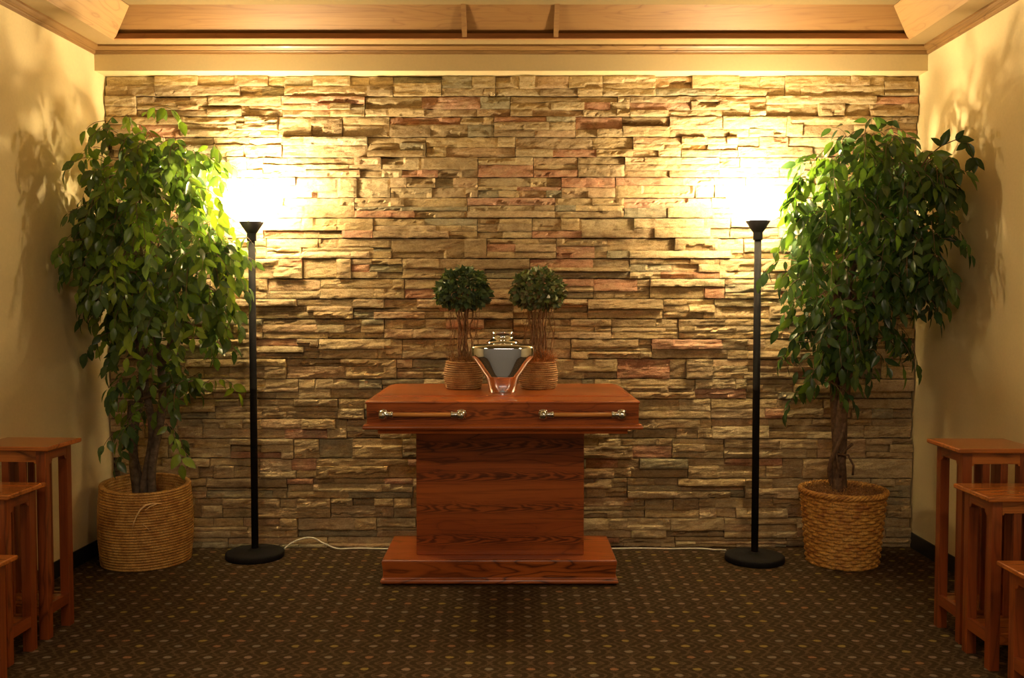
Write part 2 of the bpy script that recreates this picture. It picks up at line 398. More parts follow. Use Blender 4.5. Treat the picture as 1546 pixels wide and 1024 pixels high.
# flat ring of ceiling round the tray
TX0, TX1, TY1, TY0 = -2.078, 2.072, -.235, -6.9
TO, TH = .135, .105
def tl(y): return TX0 + LSL*(y-TY1)
cg = MB()
o_ = [(lx(YR)-.1,YR-.1),(RX+.1,YR-.1),(RX+.1,SY+.05),(lx(SY)-.1,SY+.05)]
i_ = [(tl(TY0),TY0),(TX1,TY0),(TX1,TY1),(TX0,TY1)]
def zq(l, z): return [(p[0],p[1],z) for p in l]
# lower ring
cg.add(zq(o_,CZ)+zq(i_,CZ)+zq(i_,CZ+.03)+zq(o_,CZ+.03), [(k,(k+1)%4,4+(k+1)%4,4+k) for k in range(4)]+[(4+k,4+(k+1)%4,8+(k+1)%4,8+k) for k in range(4)]+[(8+k,8+(k+1)%4,12+(k+1)%4,12+k) for k in range(4)])
struct(cg.build('trim_11', M['ceil'])); cg = MB()
# upper lid
zt_ = CZ+.03+TH
cg.add([(-2.7,YR-.1,zt_),(2.5,YR-.1,zt_),(2.5,.1,zt_),(-2.7,.1,zt_),(-2.7,YR-.1,zt_+.1),(2.5,YR-.1,zt_+.1),(2.5,.1,zt_+.1),(-2.7,.1,zt_+.1)],
       [(0,3,2,1),(4,5,6,7),(0,1,5,4),(1,2,6,5),(2,3,7,6),(3,0,4,7)])
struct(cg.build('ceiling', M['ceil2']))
def quadslab(name, q, mt, t=.012):
    a = Vector(q[1])-Vector(q[0]); b2 = Vector(q[3])-Vector(q[0]); n = a.cross(b2).normalized()*t
    g = MB(); g.add([*q, *[tuple(Vector(p)+n) for p in q]], [(0,3,2,1),(4,5,6,7),(0,1,5,4),(1,2,6,5),(2,3,7,6),(3,0,4,7)])
    return struct(g.build(name, mt))
zb_ = CZ+.03
# sloping wooden panels of the tray: far side, left, right, near
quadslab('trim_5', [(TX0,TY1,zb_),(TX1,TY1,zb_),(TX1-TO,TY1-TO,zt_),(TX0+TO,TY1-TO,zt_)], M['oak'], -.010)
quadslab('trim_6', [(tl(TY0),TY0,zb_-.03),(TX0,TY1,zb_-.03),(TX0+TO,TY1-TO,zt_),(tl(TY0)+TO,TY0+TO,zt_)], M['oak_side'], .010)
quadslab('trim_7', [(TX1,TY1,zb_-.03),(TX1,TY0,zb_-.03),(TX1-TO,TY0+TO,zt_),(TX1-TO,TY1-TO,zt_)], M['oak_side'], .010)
# dark fascia board at the foot of the far panel
struct(MB().box(TX0+.002, TX1-.002, TY1-.016, TY1+.002, CZ-.002, CZ+.026).build('trim_8', M['oak_trim'], bevel=.002))
for k, bx in enumerate((-.246, .228)):
    g = MB(); hw = .0125; e1 = .012
    y0_, y1_ = TY1-.018, TY1-TO
    g.add([(bx-hw,y0_,CZ+.006),(bx+hw,y0_,CZ+.006),(bx+hw,y1_-e1,zt_),(bx-hw,y1_-e1,zt_),(bx-hw,y0_+.02,CZ+.006),(bx+hw,y0_+.02,CZ+.006),(bx+hw,y1_+.02,zt_),(bx-hw,y1_+.02,zt_)],
          [(0,3,2,1),(4,5,6,7),(0,1,5,4),(1,2,6,5),(2,3,7,6),(3,0,4,7)])
    struct(g.build('trim_%d' % (9+k), M['oak']))

# ------------------------------------------------------------------ casket-shaped display table
T = thing('display_table', 'reddish oak display table with casket-shaped top on a pedestal against the stone wall', 'table', (-.05,-.55,0))
def LY(y): return y+.55
# plinth
cx = -.011
def rr(h, yf, yb, z): return (cx-h, cx+h, LY(yf), LY(yb), z)
g = MB().rings([rr(.545,-.68,-.25,0), rr(.545,-.68,-.25,.010), rr(.570,-.705,-.228,.010), rr(.574,-.709,-.224,.018), rr(.570,-.705,-.228,.030), rr(.563,-.697,-.234,.033),
                rr(.561,-.695,-.236,.038), rr(.562,-.697,-.235,.070), rr(.565,-.700,-.232,.098), rr(.567,-.702,-.230,.108), rr(.567,-.702,-.230,.117), rr(.564,-.699,-.233,.124), rr(.558,-.693,-.24,.127)])
g.build('plinth', M['cherry_x'], T, bevel=.002)
g = MB().box(-.418, .402, LY(-.616), LY(-.27), .127, .772)
g.build('pedestal', M['cherry_ped'], T, bevel=.003)
cx = .008
g = MB().rings([rr(.520,-.885,-.24,.765), rr(.567,-.925,-.205,.768), rr(.570,-.928,-.205,.790), rr(.600,-.935,-.20,.791)])
g.build('lower_frame', M['cherry_x'], T, bevel=.002)
g = MB().rings([rr(.618,-.945,-.19,.788), rr(.632,-.955,-.185,.792), rr(.635,-.958,-.18,.800), rr(.630,-.953,-.185,.810), rr(.620,-.944,-.19,.816)])
g.build('moulding', M['cherry_x'], T, bevel=.002)
g = MB().rings([rr(.615,-.940,-.19,.812), rr(.617,-.940,-.19,.905), rr(.622,-.943,-.188,.908), rr(.622,-.943,-.188,.915), rr(.612,-.930,-.19,.922), rr(.600,-.868,-.20,.9285), rr(.588,-.845,-.205,.930), rr(.586,-.842,-.207,.9265)])
g.build('body', M['cherry_body'], T, bevel=.002)
g = MB().rings([rr(.583,-.838,-.210,.922), rr(.583,-.838,-.210,.9315), rr(.578,-.833,-.215,.934), rr(.560,-.80,-.235,.9345), rr(.556,-.796,-.239,.9345)])
g.build('lid', M['cherry_x'], T, bevel=.0015)
TOPZ = .935
for hx in (-.405, .318):
    hx += .05
    hz = .860; hy = LY(-.965)
    h = MB().tube([(hx-.150,hy,hz),(hx+.150,hy,hz)], .0095, 16).build('handle', M['rod'], T, smooth=False, bevel=0)
    for p in h.data.polygons: p.use_smooth = len(p.vertices) == 4
    for s in (-1, 1):
        k = MB()
        c0 = hx + s*.155
        k.lathe([(0,-.024),(.010,-.024),(.014,-.020),(.0145,-.012),(.012,-.009),(.0125,.012),(.015,.016),(.0155,.022),(.012,.026),(0,.026)], 20)
        k.v = [(c0+s*(-p[2]), hy+p[0], hz+p[1]) for p in k.v]
        # turned knuckle, lobed cap and post to the body
        q = len(k.v)
        k.lathe([(0,-.021),(.012,-.019),(.019,-.010),(.0195,0),(.017,.010),(.009,.018),(0,.020)], 16, wob=lambda r,z,a:(r*(1+.10*math.cos(5*a)),z))
        k.v[q:] = [(c0+s*.022+p[0], hy+p[1], hz+p[2]) for p in k.v[q:]]
        k.tube([(c0+s*.022, hy+.0, hz),(c0+s*.022, LY(-.938), hz)], [.010,.014], 12)
        for dz in (-1, 1):
            k.tube([(c0+s*.022-.018, hy+.004, hz+dz*.016),(c0+s*.022+.018, hy+.004, hz+dz*.016)], .0045, 8)
        k.tube([(c0+s*.022, LY(-.944), hz),(c0+s*.022, LY(-.938), hz)], .022, 20)
        k.build('bracket', M['nickel'], h, smooth=True)['label'] = 'silver metal handle bracket'

# ------------------------------------------------------------------ urn
U = thing('urn', 'polished silver vase-shaped urn standing on the display table between two topiaries', 'urn', (-.045,-.665,TOPZ))
def smoothprof(pts, k=4):
    out = []
    P = [Vector((a,b,0)) for a,b in pts]
    for i in range(len(P)-1):
        p0 = P[max(i-1,0)]; p1 = P[i]; p2 = P[i+1]; p3 = P[min(i+2,len(P)-1)]
        for j in range(k):
            t = j/k
            q = .5*((2*p1)+(-p0+p2)*t+(2*p0-5*p1+4*p2-p3)*t*t+(-p0+3*p1-3*p2+p3)*t**3)
            out.append((max(q.x,0),q.y))
    out.append((P[-1].x,P[-1].y)); return out
prof = [(0,0),(.068,0),(.069,.003)] + smoothprof([(.069,.004),(.0685,.012),(.070,.034),(.077,.060),(.084,.078),(.099,.099),(.124,.136),(.148,.170),(.152,.190),(.1515,.212),(.147,.224),(.140,.2295)],6) + smoothprof([(.134,.2305),(.110,.232),(.086,.2345),(.070,.239)],4)
def depth_r(z):
    k = [(0,.070),(.018,.0715),(.032,.077),(.045,.0815),(.085,.0825),(.17,.0838),(.21,.084),(.224,.080),(.2295,.074),(.24,.058)]
    for (z0,a0),(z1_,a1) in zip(k, k[1:]):
        if z <= z1_: t = max(0,(z-z0)/(z1_-z0)); return a0+(a1-a0)*t
    return k[-1][1]
rmax = {}
def oval(mb):
    out = []
    for x, y, z in mb.v:
        r = math.hypot(x, y)
        if r > 1e-6:
            f = min(1, depth_r(z)/max(prof_r(z), 1e-6)); n = 2 + 1.6*min(1, max(0, z-.004)/.03)*min(1, max(0, (.236-z)/.02))
            c_, s_ = x/r, y/r; q = (abs(c_)**n+abs(s_)**n)**(-1/n)
            out.append((x*q*1.0, y*q*f, z))
        else: out.append((x,y,z))
    mb.v = out; return mb
def prof_r(z):
    best = min(prof[3:], key=lambda p: abs(p[1]-z)); return best[0]
oval(MB().lathe(prof, 128)).build('body', M['chrome'], U, smooth=True)
prof = smoothprof([(.078,.237),(.073,.244),(.060,.252),(.053,.259),(.050,.268),(.052,.279),(.055,.285),(.053,.289),(.046,.2905)],4) + [(.03,.2915),(0,.292)]
l_ = MB().lathe(prof, 72); l_.v = [(p[0],p[1]*.82,p[2]) for p in l_.v]
l_.build('lid', M['chrome'], U, smooth=True)

# ------------------------------------------------------------------ floor lamps
def floor_lamp(x, y, label):
    R = thing('floor_lamp', label, 'lamp', (x,y,0), 0, 'black torchiere floor lamps')
    MB().lathe([(0,0),(.150,0),(.154,.004),(.154,.026),(.150,.031),(.140,.033),(.120,.036),(.045,.038),(.03,.044),(.024,.05),(0,.05)], 64).build('base', M['black'], R, smooth=True).data
    MB().lathe([(0,.04),(.0185,.04),(.0185,.9),(.0190,.901),(.0190,.908),(.0185,.909),(.0185,1.715),(0,1.715)], 32).build('pole', M['black'], R, smooth=True)
    MB().lathe([(0,1.69),(.0235,1.69),(.0245,1.693),(.0245,1.728),(.027,1.732),(.063,1.787),(.0645,1.790),(.062,1.790),(.026,1.736),(0,1.736)], 40).build('socket_cup', M['black'], R, smooth=True)
    bowl = smoothprof([(.030,1.782),(.075,1.795),(.115,1.822),(.145,1.862),(.160,1.900),(.164,1.925)],4)
    bowl += [(.161,1.926)] + [(r-.004, z+.001) for r, z in reversed(bowl[:-1])]
    g = MB().lathe(bowl, 48).build('glass_shade', M['glass'], R, smooth=True); g['label'] = 'glowing frosted glass bowl'
    MB().lathe([(0,1.80),(.014,1.80),(.014,1.83),(.03,1.86),(.033,1.88),(.024,1.905),(0,1.915)], 20).build('bulb', M['bulb'], R, smooth=True)
    for (nm, z, r, w) in (('bulb_light', 1.955, .028, LP),):
        li = bpy.data.lights.new(nm, 'POINT'); li.energy = w; li.color = WARM; li.shadow_soft_size = r
        o = bpy.data.objects.new(nm, li); C.objects.link(o); o.parent = R; o.location = (0, 0, z)
    return R
LP = 58
floor_lamp(-1.378, -.195, 'black torchiere floor lamp on the left, next to the coiled basket tree')
floor_lamp(1.283, -.265, 'black torchiere floor lamp on the right, next to the wicker basket tree')

# cord along the foot of the wall
pts = [(-1.235,-.14,.03),(-1.20,-.10,.05),(-1.15,-.065,.066),(-1.09,-.055,.062),(-1.03,-.05,.030),(-.98,-.05,.008),(-.88,-.055,.006),(-.75,-.05,.005),(-.55,-.055,.005),(-.2,-.06,.005),(.2,-.06,.005),(.5,-.055,.005),(.75,-.05,.005),(.95,-.052,.005),(1.08,-.06,.005),(1.13,-.09,.008),(1.16,-.14,.02)]
cp_ = []
for i in range(len(pts)-1):
    P = [Vector(pts[max(i-1,0)]),Vector(pts[i]),Vector(pts[i+1]),Vector(pts[min(i+2,len(pts)-1)])]
    for j in range(5):
        t = j/5; cp_.append(.5*((2*P[1])+(-P[0]+P[2])*t+(2*P[0]-5*P[1]+4*P[2]-P[3])*t*t+(-P[0]+3*P[1]-3*P[2]+P[3])*t**3))
cp_.append(Vector(pts[-1]))
o = MB().tube([p+Vector((0,0,.004*abs(math.sin(k*.35)))) for k, p in enumerate(cp_)], .0042, 8).build('power_cord', M['cord'], smooth=True)
o['label'] = 'white power cord lying along the foot of the stone wall between the lamps'; o['category'] = 'cord'

# ------------------------------------------------------------------ foliage
def leaf(mb, pos, d, nrm, Ln, W, col, curl=.25):
    d = d.normalized(); s = d.cross(nrm)
    if s.length < 1e-3: s = d.cross(Vector((1,.3,.1)))
    s.normalize(); n = s.cross(d).normalized()
    vs = []
    st = [(0,0),(.14,.62),(.38,1.0),(.66,.78),(.86,.36),(1,0)]
    for k, (t, w) in enumerate(st):
        c = pos + d*Ln*t - n*Ln*curl*t*t
        if w == 0: vs.append(c)
        else:
            vs += [c - s*W*.5*w + n*W*.13*w, c, c + s*W*.5*w + n*W*.13*w]
    fs = [(0,2,1),(0,3,2)]
    for a in (1,4,7): fs += [(a,a+1,a+4,a+3),(a+1,a+2,a+5,a+4)]
    fs += [(10,11,13),(11,12,13)]
    mb.add(vs, fs)
    for k in range(len(vs)):
        q = 1.12 if k in (2,5,8,11) else 1.0
        mb.c.append((col[0]*q, col[1]*q, col[2]*q))
def rnd_unit(r):
    while True:
        v = Vector((r.uniform(-1,1),r.uniform(-1,1),r.uniform(-1,1)))
        if .05 < v.length < 1: return v.normalized()
def tree_foliage(r, blobs, root, greens, ok, Lr, extra=None, wd=(.46,.58)):
    lv = MB(); tw = MB()
    for (bx,by,bz,rx,ry,rz,n) in blobs:
        for k in range(n):
            u = rnd_unit(r); q = r.uniform(.25,1)**.45
            p = Vector((bx+u.x*rx*q, by+u.y*ry*q, bz+u.z*rz*q))
            out = Vector((u.x, u.y-.25, 0)); out = out.normalized() if out.length > .05 else Vector((0,-1,0))
            d = (out*.8 + Vector((0,0,r.uniform(-.2,.5))) + rnd_unit(r)*.5).normalized()
            m = r.randint(5,9); step = r.uniform(.022,.030)
            path = [p]; side = d.cross(Vector((0,0,1))); side = side.normalized() if side.length>.01 else Vector((1,0,0))
            for i in range(m):
                d = (d + Vector((0,0,-.24)) + rnd_unit(r)*.10).normalized(); p = p + d*step; path.append(p)
            if not ok(path[-1], .02): continue
            tw.tube(path, [.0022-.0012*i/m for i in range(m+1)], 4)
            base = r.choice(greens); kk = r.uniform(.75,1.3)
            for i in range(1, m+1):
                s = 1 if i % 2 else -1
                ld = (d*.45 + side*s*.6 + Vector((0,0,-.5)) + rnd_unit(r)*.6).normalized()
                if i == m: ld = (d + Vector((0,0,-.6))).normalized()
                ln = r.uniform(*Lr)*(1 if i > 2 else .8)
                tip = path[i]+ld*(ln+.01)
                if not ok(tip, .006) or not ok(path[i], .01): continue
                nr = (Vector((0,-.6,.55)) + out*.5 + rnd_unit(r)*1.0).normalized()
                f = kk*r.uniform(.85,1.2)
                leaf(lv, path[i]+ld*.008, ld, nr, ln, ln*r.uniform(*wd), tuple(c*f for c in base), r.uniform(.05,.35))
    if extra: extra(lv, tw)
    return lv, tw
def limb(mb, a, b, r0, r1, r, wig=.02, n=10):
    a = Vector(a); b = Vector(b); pts = []
    ph = [r.uniform(0,6.28) for _ in range(4)]
    for i in range(n+1):
        t = i/n; p = a.lerp(b, t)
        e = math.sin(PI*t)
        p += Vector((math.sin(t*5+ph[0])-math.sin(ph[0])*(1-t), math.sin(t*4.3+ph[1])-math.sin(ph[1])*(1-t), 0))*wig*e
        pts.append(p)
    mb.tube(pts, [r0+(r1-r0)*i/n for i in range(n+1)], 8); return pts
GREENS_L = [(0.099, 0.179, 0.037), (0.132, 0.224, 0.04), (0.073, 0.139, 0.04), (0.172, 0.264, 0.04), (0.066, 0.126, 0.053), (0.092, 0.158, 0.066)]
GREENS_R = [(0.054, 0.119, 0.028), (0.076, 0.151, 0.032), (0.041, 0.092, 0.03), (0.097, 0.178, 0.037), (0.037, 0.081, 0.035), (0.06, 0.114, 0.049)]
lamps = [(-1.378,-.195),(1.283,-.265)]
def okf(p, mrg):
    if p.y > -.035-mrg or p.x < lx(p.y)+.012+mrg or p.x > RX-.012-mrg: return False
    for (a, b_) in lamps:
        d = math.hypot(p.x-a, p.y-b_)
        if d < .035+mrg: return False
        if 1.72 < p.z < 1.97 and d < .175+mrg: return False
    if p.z > SZ-.05: return False
    return True

# px centre / radii on the y = -.45 plane, turned once into metres
S = 1400/4.67
def pb(px, py, rx, ry, n, y=-.40, d=.24):
    k = 1400/(5.12+y); return ((px-773)/k, y, 1.364+(457-py)/k, rx/k, d, ry/k, n)

def coil_basket(root, R0, R1, Ht, coils, material, mouth_lift=0, name='basket', wall=.012):
    cr_ = Ht/coils/2; prof = []
    for k in range(coils):
        for j in range(5):
            a = -PI/2 + PI*j/4
            t = (k+.5+.5*math.sin(a))/coils
            R = R0 + (R1-R0)*t + .012*math.sin(PI*min(1,t*1.05))
            prof.append((R + cr_*1.5*math.cos(a)**.7 if math.cos(a) > 1e-4 else R, t*Ht))
    top = prof[-1]
    inner = []
    for k in range(coils-1, -1, -1):
        for j in range(4):
            a = PI/2 - PI*j/3
            t = (k+.5+.5*math.sin(a))/coils
            R = R0 + (R1-R0)*t + .012*math.sin(PI*min(1,t*1.05)) - wall
            inner.append((R - cr_*.6*math.cos(a), t*Ht))
    full = [(0,0)] + prof + inner + [(0,.012)]
    st = 2*PI/110
    def wob(r, z, a):
        k = z/Ht*coils
        q = r + (.0012*math.sin(a*110 + int(k)*1.7) if r > .03 else 0)
        lift = mouth_lift*(z/Ht)**3*math.sin(a-.6)
        return q*(1+.012*math.sin(2*a+1)+.008*math.sin(3*a)), z + lift
    return MB().lathe(full, 330, wob=wob).build(name, material, root, smooth=True)

# ---- left tree
rt = random.Random(11)
TLx, TLy = -1.935, -.262
TR1 = thing('potted_tree', 'tall leafy ficus tree in a coiled rope basket, in the left corner', 'plant', (TLx,TLy,0))
bk = coil_basket(TR1, .212, .214, .415, 29, M['seagrass'], .016)
MB().lathe([(0,.20),(.10,.205),(.19,.20),(.195,.19)], 32).build('soil', M['soil'], TR1, smooth=True)
g = MB()   # loose fibre tie on the front of the basket
a0 = [(.150,-.178,.345),(.118,-.198,.352),(.085,-.212,.345),(.065,-.224,.325),(.050,-.232,.295),(.038,-.234,.262),(.032,-.236,.235)]
g.v = []
g.tube([(p[0]*1.08,p[1]*1.08-.002,p[2]) for p in a0], [.003,.0045,.0055,.005,.004,.003,.002], 6)
g.tube([(.142,-.212,.348),(.113,-.230,.338),(.095,-.240,.322)], .003, 6)
g.tube([(.080,-.238,.25),(.098,-.236,.232),(.112,-.232,.215)], .0018, 6)
g.build('tie', M['straw'], bk, smooth=True)['label'] = 'loose pale strand tied on the basket front'
tk = MB()
limb(tk, (-.03,.0,.17), (-.02,.03,1.25), .026, .020, rt, .03); limb(tk, (.045,-.01,.17), (.10,-.02,1.02), .024, .019, rt, .025)
limb(tk, (.0,-.03,.17), (.015,-.02,.95), .026, .019, rt, .03); limb(tk, (-.035,-.02,.17), (-.06,-.02,.85), .022, .014, rt, .03)
limb(tk, (.10,-.02,1.02), (.21,-.10,1.42), .018, .011, rt, .02); limb(tk, (-.02,.03,1.25), (.02,-.10,1.95), .020, .010, rt, .035)
limb(tk, (.015,-.02,.95), (-.05,-.1,1.7), .018, .009, rt, .03); limb(tk, (.10,-.02,1.02), (.06,-.05,1.75), .014, .008, rt, .03)
tk.build('trunk', M['bark_grey'], TR1, smooth=True)
blobsL = [pb(238,240,72,38,56), pb(222,290,76,52,56), pb(250,355,94,68,100), pb(320,385,32,50,28), pb(250,440,80,56,72), pb(178,370,42,80,46), pb(192,420,46,60,34),
          pb(290,575,24,20,8,-.36,.14), pb(228,555,36,46,20,-.36,.16), pb(226,632,28,26,9,-.34,.12), pb(190,184,28,8,6,-.36,.12), pb(216,178,5,5,1,-.36,.05),
          pb(290,240,34,30,22), pb(290,475,44,28,14), pb(200,500,24,34,10,-.36,.16), pb(166,300,14,50,14,-.5,.15)]
lv, tw = tree_foliage(rt, blobsL, TR1, GREENS_L, okf, (.056,.086))
for b_ in blobsL[:9]: 
    st = Vector((TLx+.01, TLy-.05, min(1.5, b_[2]-.1)))
    limb(tw, st, (b_[0],b_[1],b_[2]), .008, .004, rt, .03)
for mb, nm, mt in ((lv,'foliage',M['leaf']),(tw,'branches',M['twig'])):
    mb.v = [(p[0]-TLx,p[1]-TLy,p[2]) for p in mb.v]; mb.build(nm, mt, TR1, smooth=True)

# ---- right tree
TRx, TRy = 1.738, -.285
TR2 = thing('potted_tree', 'bushy ficus tree with twisted trunk in a woven wicker basket, in the right corner', 'plant', (TRx,TRy,0))
rows = 22; Hb = .375; per = 8; nseg = 420; stakes = 15
prof = [(j/(rows*per), 0) for j in range(rows*per+1)]
g = MB(); vs = []
for i in range(nseg):
    a = 2*PI*i/nseg
    for j in range(rows*per+1):
        t = j/(rows*per); row = min(rows-1, j//per); f = (j % per)/per
        R = .178 + .034*t
        wv = math.sin(a*stakes + (PI if row % 2 else 0))
        bulge = math.sin(PI*f)
        R += wv*.0050*bulge**.6 + .0050*bulge
        vs.append((R*math.cos(a), R*math.sin(a), t*Hb + .0015*math.sin(a*5+row)))
m_ = rows*per+1
g.add(vs, [(i*m_+j, ((i+1)%nseg)*m_+j, ((i+1)%nseg)*m_+j+1, i*m_+j+1) for i in range(nseg) for j in range(m_-1)])
g.lathe([(0,.004),(.178,.004)], 64)
bk2 = g.build('basket', M['rattan'], TR2, smooth=True)
g = MB()
for s in range(4):
    pts = []
    for i in range(241):
        a = 2*PI*i/240; ph = a*14 + s*PI/2
        pts.append(((.213+.009*math.cos(ph))*math.cos(a), (.213+.009*math.cos(ph))*math.sin(a), Hb+.004+.009*math.sin(ph)))
    g.tube(pts, .0075, 6, caps=False)
g.build('rim', M['rattan'], bk2, smooth=True)
def mossy(name, root, R, z, h, n, material, r, L_=.03, cxo=0):
    g = MB(); g.lathe([(0,z+h*.6),(R*.5,z+h*.5),(R*.9,z),(R*.95,z-.02)], 32)
    for k in range(n):
        a = r.uniform(0,6.28); q = R*math.sqrt(r.random()); p = Vector((cxo+q*math.cos(a), q*math.sin(a), z+h*.4*(1-q/R)+.002))
        pts = [p]; d = (rnd_unit(r)+Vector((0,0,.45))).normalized()
        for i in range(4): d = (d+rnd_unit(r)*.5+Vector((0,0,-.12))).normalized(); p = p+d*L_*.35; pts.append(p)
        g.tube(pts, .0011, 3, caps=False)
    return g.build(name, material, root)
mossy('moss', TR2, .205, Hb-.008, .02, 900, M['moss'], rt, .035)
tk = MB()
def twist(cx_, cy_, rad, z0, z1, r0, r1, ph, turns, n=22, lean=(0,0)):
    pts = []
    for i in range(n+1):
        t = i/n; a = ph+turns*2*PI*t
        pts.append((cx_+rad*math.cos(a)+lean[0]*t, cy_+rad*math.sin(a)+lean[1]*t, z0+(z1-z0)*t))
    tk.tube(pts, [r0+(r1-r0)*i/n for i in range(n+1)], 10)
twist(-.03,0,.020,.34,1.05,.034,.026,0,.45); twist(-.005,-.005,.026,.34,1.08,.036,.026,2.2,.5); twist(-.03,0,.022,.34,1.0,.028,.022,4.2,.5)
twist(-.045,-.03,.035,.34,.80,.014,.009,1,.9); 
tk.tube([(.03,-.045,.63),(-.01,-.055,.60),(-.03,-.06,.575),(-.062,-.06,.60),(-.05,-.065,.53),(-.035,-.06,.46)],.007,6)
tk.tube([(-.05,-.06,.58),(.0,-.07,.575),(.03,-.065,.52),(.028,-.06,.47)],.006,6)
limb(tk, (-.01,0,1.0), (-.02,-.1,1.75), .026, .012, rt, .03); limb(tk, (-.04,0,.98), (-.13,-.12,1.55), .018, .010, rt, .03)
limb(tk, (.01,0,1.02), (.17,-.1,1.7), .022, .011, rt, .03); limb(tk, (0,0,1.02), (.08,-.05,1.95), .018, .009, rt, .03)
tk.build('trunk', M['bark'], TR2, smooth=True)
blobsR = [pb(1300,240,70,36,60), pb(1290,320,82,62,105), pb(1370,270,44,48,54,-.5), pb(1376,365,28,74,42,-.5), pb(1282,425,66,56,80), pb(1335,385,48,80,56), pb(1260,500,36,36,30,-.38,.18),
          pb(1315,495,38,32,20,-.36,.18), pb(1236,570,10,34,7,-.34,.08), pb(1225,290,22,58,24), pb(1215,400,18,30,10), pb(1318,205,34,8,9,-.4,.12), pb(1412,255,12,26,11,-.65,.1), pb(1285,530,24,18,8,-.36,.14)]
def sprig(lv, tw):
    r = random.Random(3)
    k = 1400/(5.12-.72); a = Vector(((1385-773)/k,-.72,1.364+(457-258)/k)); pts = [a, a+Vector((.03,-.01,.06)), a+Vector((.09,-.02,.11)), a+Vector((.15,-.03,.135)), a+Vector((.20,-.04,.12)), a+Vector((.225,-.05,.05))]
    tw.tube(pts, [.004,.0035,.003,.0025,.002,.002], 5)
    for i, (dx, dz, ln) in enumerate([(.04,.10,.085),(-.05,.03,.07),(.06,.075,.06),(.09,.0,.085),(-.06,-.04,.07),(.03,-.09,.08),(-.03,-.08,.075),(.05,-.06,.08),(.0,-.1,.08),(-.05,-.08,.08)]):
        p = pts[min(5, 2+i//2)]
        leaf(lv, p, Vector((dx,-.02,dz)), Vector((r.uniform(-.3,.3),-1,.3)), ln, ln*.5, (.03,.07,.025), .1)
lv, tw = tree_foliage(rt, blobsR, TR2, GREENS_R, okf, (.058,.090), sprig, (.38,.48))
for b_ in blobsR[:8]:
    st = Vector((TRx, TRy-.05, min(1.55, b_[2]-.12)))
    limb(tw, st, (b_[0],b_[1],b_[2]), .008, .004, rt, .03)
for mb, nm, mt in ((lv,'foliage',M['leaf']),(tw,'branches',M['twig'])):
    mb.v = [(p[0]-TRx,p[1]-TRy,p[2]) for p in mb.v]; mb.build(nm, mt, TR2, smooth=True)

# ---- topiaries on the table
def topiary(x, y, label, seed, greens, moss, fluff):
    r = random.Random(seed)
    R = thing('potted_topiary', label, 'plant', (x,y,TOPZ), 0, 'small topiaries on the display table')
    coil_basket(R, .077, .079, .138, 13, M['smallbasket'], .002, wall=.006)
    mossy('moss', R, .072, .133, .02+.02*fluff, 260+int(340*fluff), moss, r, .03+.012*fluff)
    st = MB()
    for k in range(15):
        a = 2*PI*k/15+r.uniform(-.2,.2); ra = r.uniform(.018,.05)
        n = 16; pts = []
        ph = r.uniform(0,6.28); am = r.uniform(.002,.007); tn = r.uniform(-.12,.12)
        for i in range(n+1):
            t = i/n; q = ra*(1-.25*math.sin(PI*t)) + .02*t*t
            aa = a+tn*2*PI*t
            pts.append((q*math.cos(aa)+am*math.sin(t*17+ph), q*math.sin(aa)*.8+am*math.cos(t*14+ph), .12+.36*t))
        st.tube(pts, [r.uniform(.0028,.0055)*(1-.3*i/n) for i in range(n+1)], 6)
    for k in range(8):   # thin loose runners at the sides
        s = r.choice((-1,1)); n = 14; ph = r.uniform(0,6); b0 = r.uniform(.05,.075)
        st.tube([(s*(b0+.012*math.sin(i/n*9+ph)*math.sin(PI*i/n)), r.uniform(-.002,.002)+.03*math.sin(ph), .125+.33*i/n) for i in range(n+1)], .0014, 4)
    st.build('stems', M['vine'], R, smooth=True)
    lv = MB()
    for k in range(950):
        u = rnd_unit(r)
        q = r.uniform(.55,1.0)**.6*(1+.08*NZ.noise(u*2.5+Vector((seed,0,0))))
        p = Vector((u.x*.132*q, u.y*.125*q, .500+u.z*.098*q - .022*(abs(u.x)**3)))
        d = (u*.8 + rnd_unit(r)*.7 + Vector((0,0,-.15))).normalized(); base = r.choice(greens); f = r.uniform(.7,1.3)
        ln = r.uniform(.025,.037)
        leaf(lv, p, d, (rnd_unit(r)+u*.6+Vector((0,-.3,.3))).normalized(), ln, ln*.72, tuple(c*f*1.9 for c in base), .3)
    lv.build('foliage', M['leaf2'], R, smooth=True)
    return R
topiary(-.243, -.49, 'left of two small topiaries, dark green ball on tan moss in a small round basket', 5, [(.035,.065,.028),(.05,.085,.03),(.028,.05,.028),(.06,.09,.035)], M['moss'], 0)
topiary(.131, -.49, 'right of two small topiaries, olive green ball over bushy rust-coloured moss in a small basket', 8, [(.055,.085,.03),(.075,.10,.035),(.04,.065,.028),(.10,.12,.055),(.09,.075,.04)], M['moss_red'], 1)

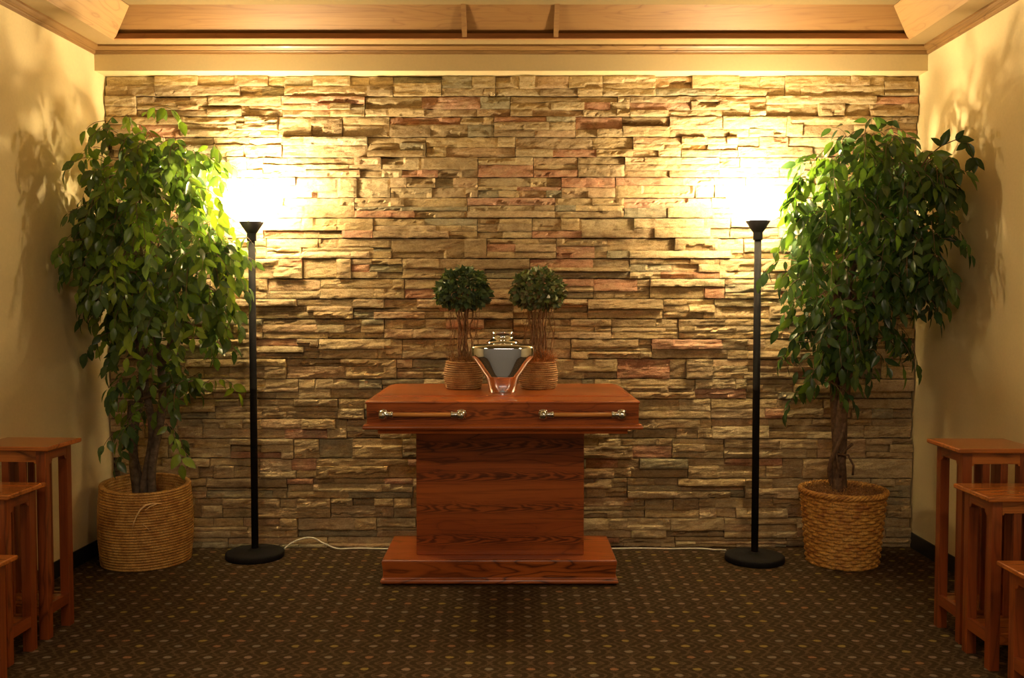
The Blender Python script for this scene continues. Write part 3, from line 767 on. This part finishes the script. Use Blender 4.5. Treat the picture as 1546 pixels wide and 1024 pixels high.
# ------------------------------------------------------------------ nesting stands
def arch(x0, x1, z0, z1, r):
    """apron outline with rounded brackets at both ends; z0 is the low edge of the bracket"""
    pts = [(x0,z1),(x0,z0)]
    for k in range(7): a = PI/2*k/6; pts.append((x0+r*math.sin(a)*1.0, z0+r*(1-math.cos(a))))
    for k in range(7): a = PI/2*(1-k/6); pts.append((x1-r*math.sin(a), z0+r*(1-math.cos(a))))
    pts += [(x1,z0),(x1,z1)]
    return pts
def stand(x, y, rz, W, Dp, Ht, label, group):
    """x,y: centre of the top"""
    R = thing('plant_stand', label, 'table', (x,y,0), rz, group)
    o = .030; lg = .038; th = .019
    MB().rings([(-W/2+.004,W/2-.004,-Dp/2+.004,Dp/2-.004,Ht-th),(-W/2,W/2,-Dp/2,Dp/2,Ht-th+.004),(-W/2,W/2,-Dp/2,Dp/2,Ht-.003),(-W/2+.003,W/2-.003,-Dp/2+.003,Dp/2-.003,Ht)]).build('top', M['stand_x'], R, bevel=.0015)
    hx, hy = W/2-o, Dp/2-o
    zt = Ht-th
    for sx in (-1,1):
        for sy in (-1,1):
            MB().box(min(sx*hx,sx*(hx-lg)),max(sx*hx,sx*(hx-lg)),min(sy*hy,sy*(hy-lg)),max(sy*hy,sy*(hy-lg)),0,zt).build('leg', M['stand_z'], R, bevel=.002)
    r = .018
    for sy in (-1,1):
        yy = sy*(hy-.010)
        MB().extr(arch(-hx+lg,hx-lg,zt-.055,zt,r*.45), yy-.009, yy+.009, 'y').build('apron', M['stand_x'], R)
        MB().box(-hx+lg,hx-lg,yy-.009,yy+.009,.098,.138).build('stretcher', M['stand_x'], R)
        wi = 2*(hx-lg)
        for k in (-1,1):
            c = k*wi*.19
            MB().box(c-.014,c+.014,yy-.006,yy+.006,.138,zt-.036).build('slat', M['stand_z'], R, bevel=.001)
    for sx in (-1,1):
        xx = sx*(hx-.010)
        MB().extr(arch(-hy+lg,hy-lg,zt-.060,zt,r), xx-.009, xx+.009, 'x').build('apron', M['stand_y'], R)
        MB().box(xx-.009,xx+.009,-hy+lg,hy-lg,.098,.142).build('stretcher', M['stand_y'], R, bevel=.001)
    MB().box(-hx+.020,hx-.020,-hy+lg*.5+.012,hy-lg*.5-.012,.126,.136).build('shelf', M['stand_x'], R)
    return R
W_ = .325
for (xi, y0, dp, h, lab) in ((1.755,-1.215,.285,.79,'tallest'),(1.735,-1.50,.270,.655,'middle-height'),(1.700,-1.90,.265,.46,'lowest')):
    stand(xi+W_/2, y0-dp/2, 0, W_, dp, h, {'tallest':'tallest wooden slatted stand by the right wall, nearest the wicker basket','middle-height':'middle-height wooden slatted stand by the right wall, in front of the tallest one','lowest':'lowest wooden slatted stand by the right wall, cut by the right edge of the photo'}[lab], 'stepped wooden stands by the right wall')
for (xi, y0, dp, h, lab) in ((-1.838,-1.185,.262,.79,'a'),(-1.846,-1.475,.255,.655,'b'),(-1.788,-1.80,.26,.455,'c')):
    stand(xi-W_/2, y0-dp/2, -.05, W_, dp, h, {'a':'tallest wooden slatted stand by the left wall, nearest the coiled basket','b':'middle-height wooden slatted stand by the left wall, in front of the tallest one','c':'lowest wooden slatted stand by the left wall, cut by the left edge of the photo'}[lab], 'stepped wooden stands by the left wall')

# ------------------------------------------------------------------ light
def area(name, loc, size, e, col, rot=(0,0,0)):
    li = bpy.data.lights.new(name, 'AREA'); li.energy = e; li.color = col; li.shape = 'SQUARE'; li.size = size
    o = bpy.data.objects.new(name, li); C.objects.link(o); o.location = loc; o.rotation_euler = rot; return o
area('ceiling_light', (-1.1,-4.3,2.83), .4, 23, (1,.74,.44))
area('ceiling_light', (1.1,-4.3,2.83), .4, 23, (1,.74,.44))
area('ceiling_light', (0,-6.2,2.83), .8, 24, (1,.86,.68))
wd = bpy.data.worlds.new('world'); sc.world = wd; wd.use_nodes = True
wd.node_tree.nodes['Background'].inputs[0].default_value = (1,.75,.45,1); wd.node_tree.nodes['Background'].inputs[1].default_value = .05

# ------------------------------------------------------------------ camera
cam = bpy.data.cameras.new('camera'); co = bpy.data.objects.new('camera', cam); C.objects.link(co)
cam.sensor_width = 36; cam.lens = 36*1400/1546; cam.clip_start = .02
co.location = (0,-5.12,1.364); co.rotation_euler = (PI/2 - math.atan(55/1400), 0, 0)
sc.camera = co
sc.view_settings.view_transform = 'Standard'; sc.view_settings.look = 'None'; sc.view_settings.gamma = 1
sc.view_settings.exposure = .22; sc.view_settings.use_curve_mapping = False
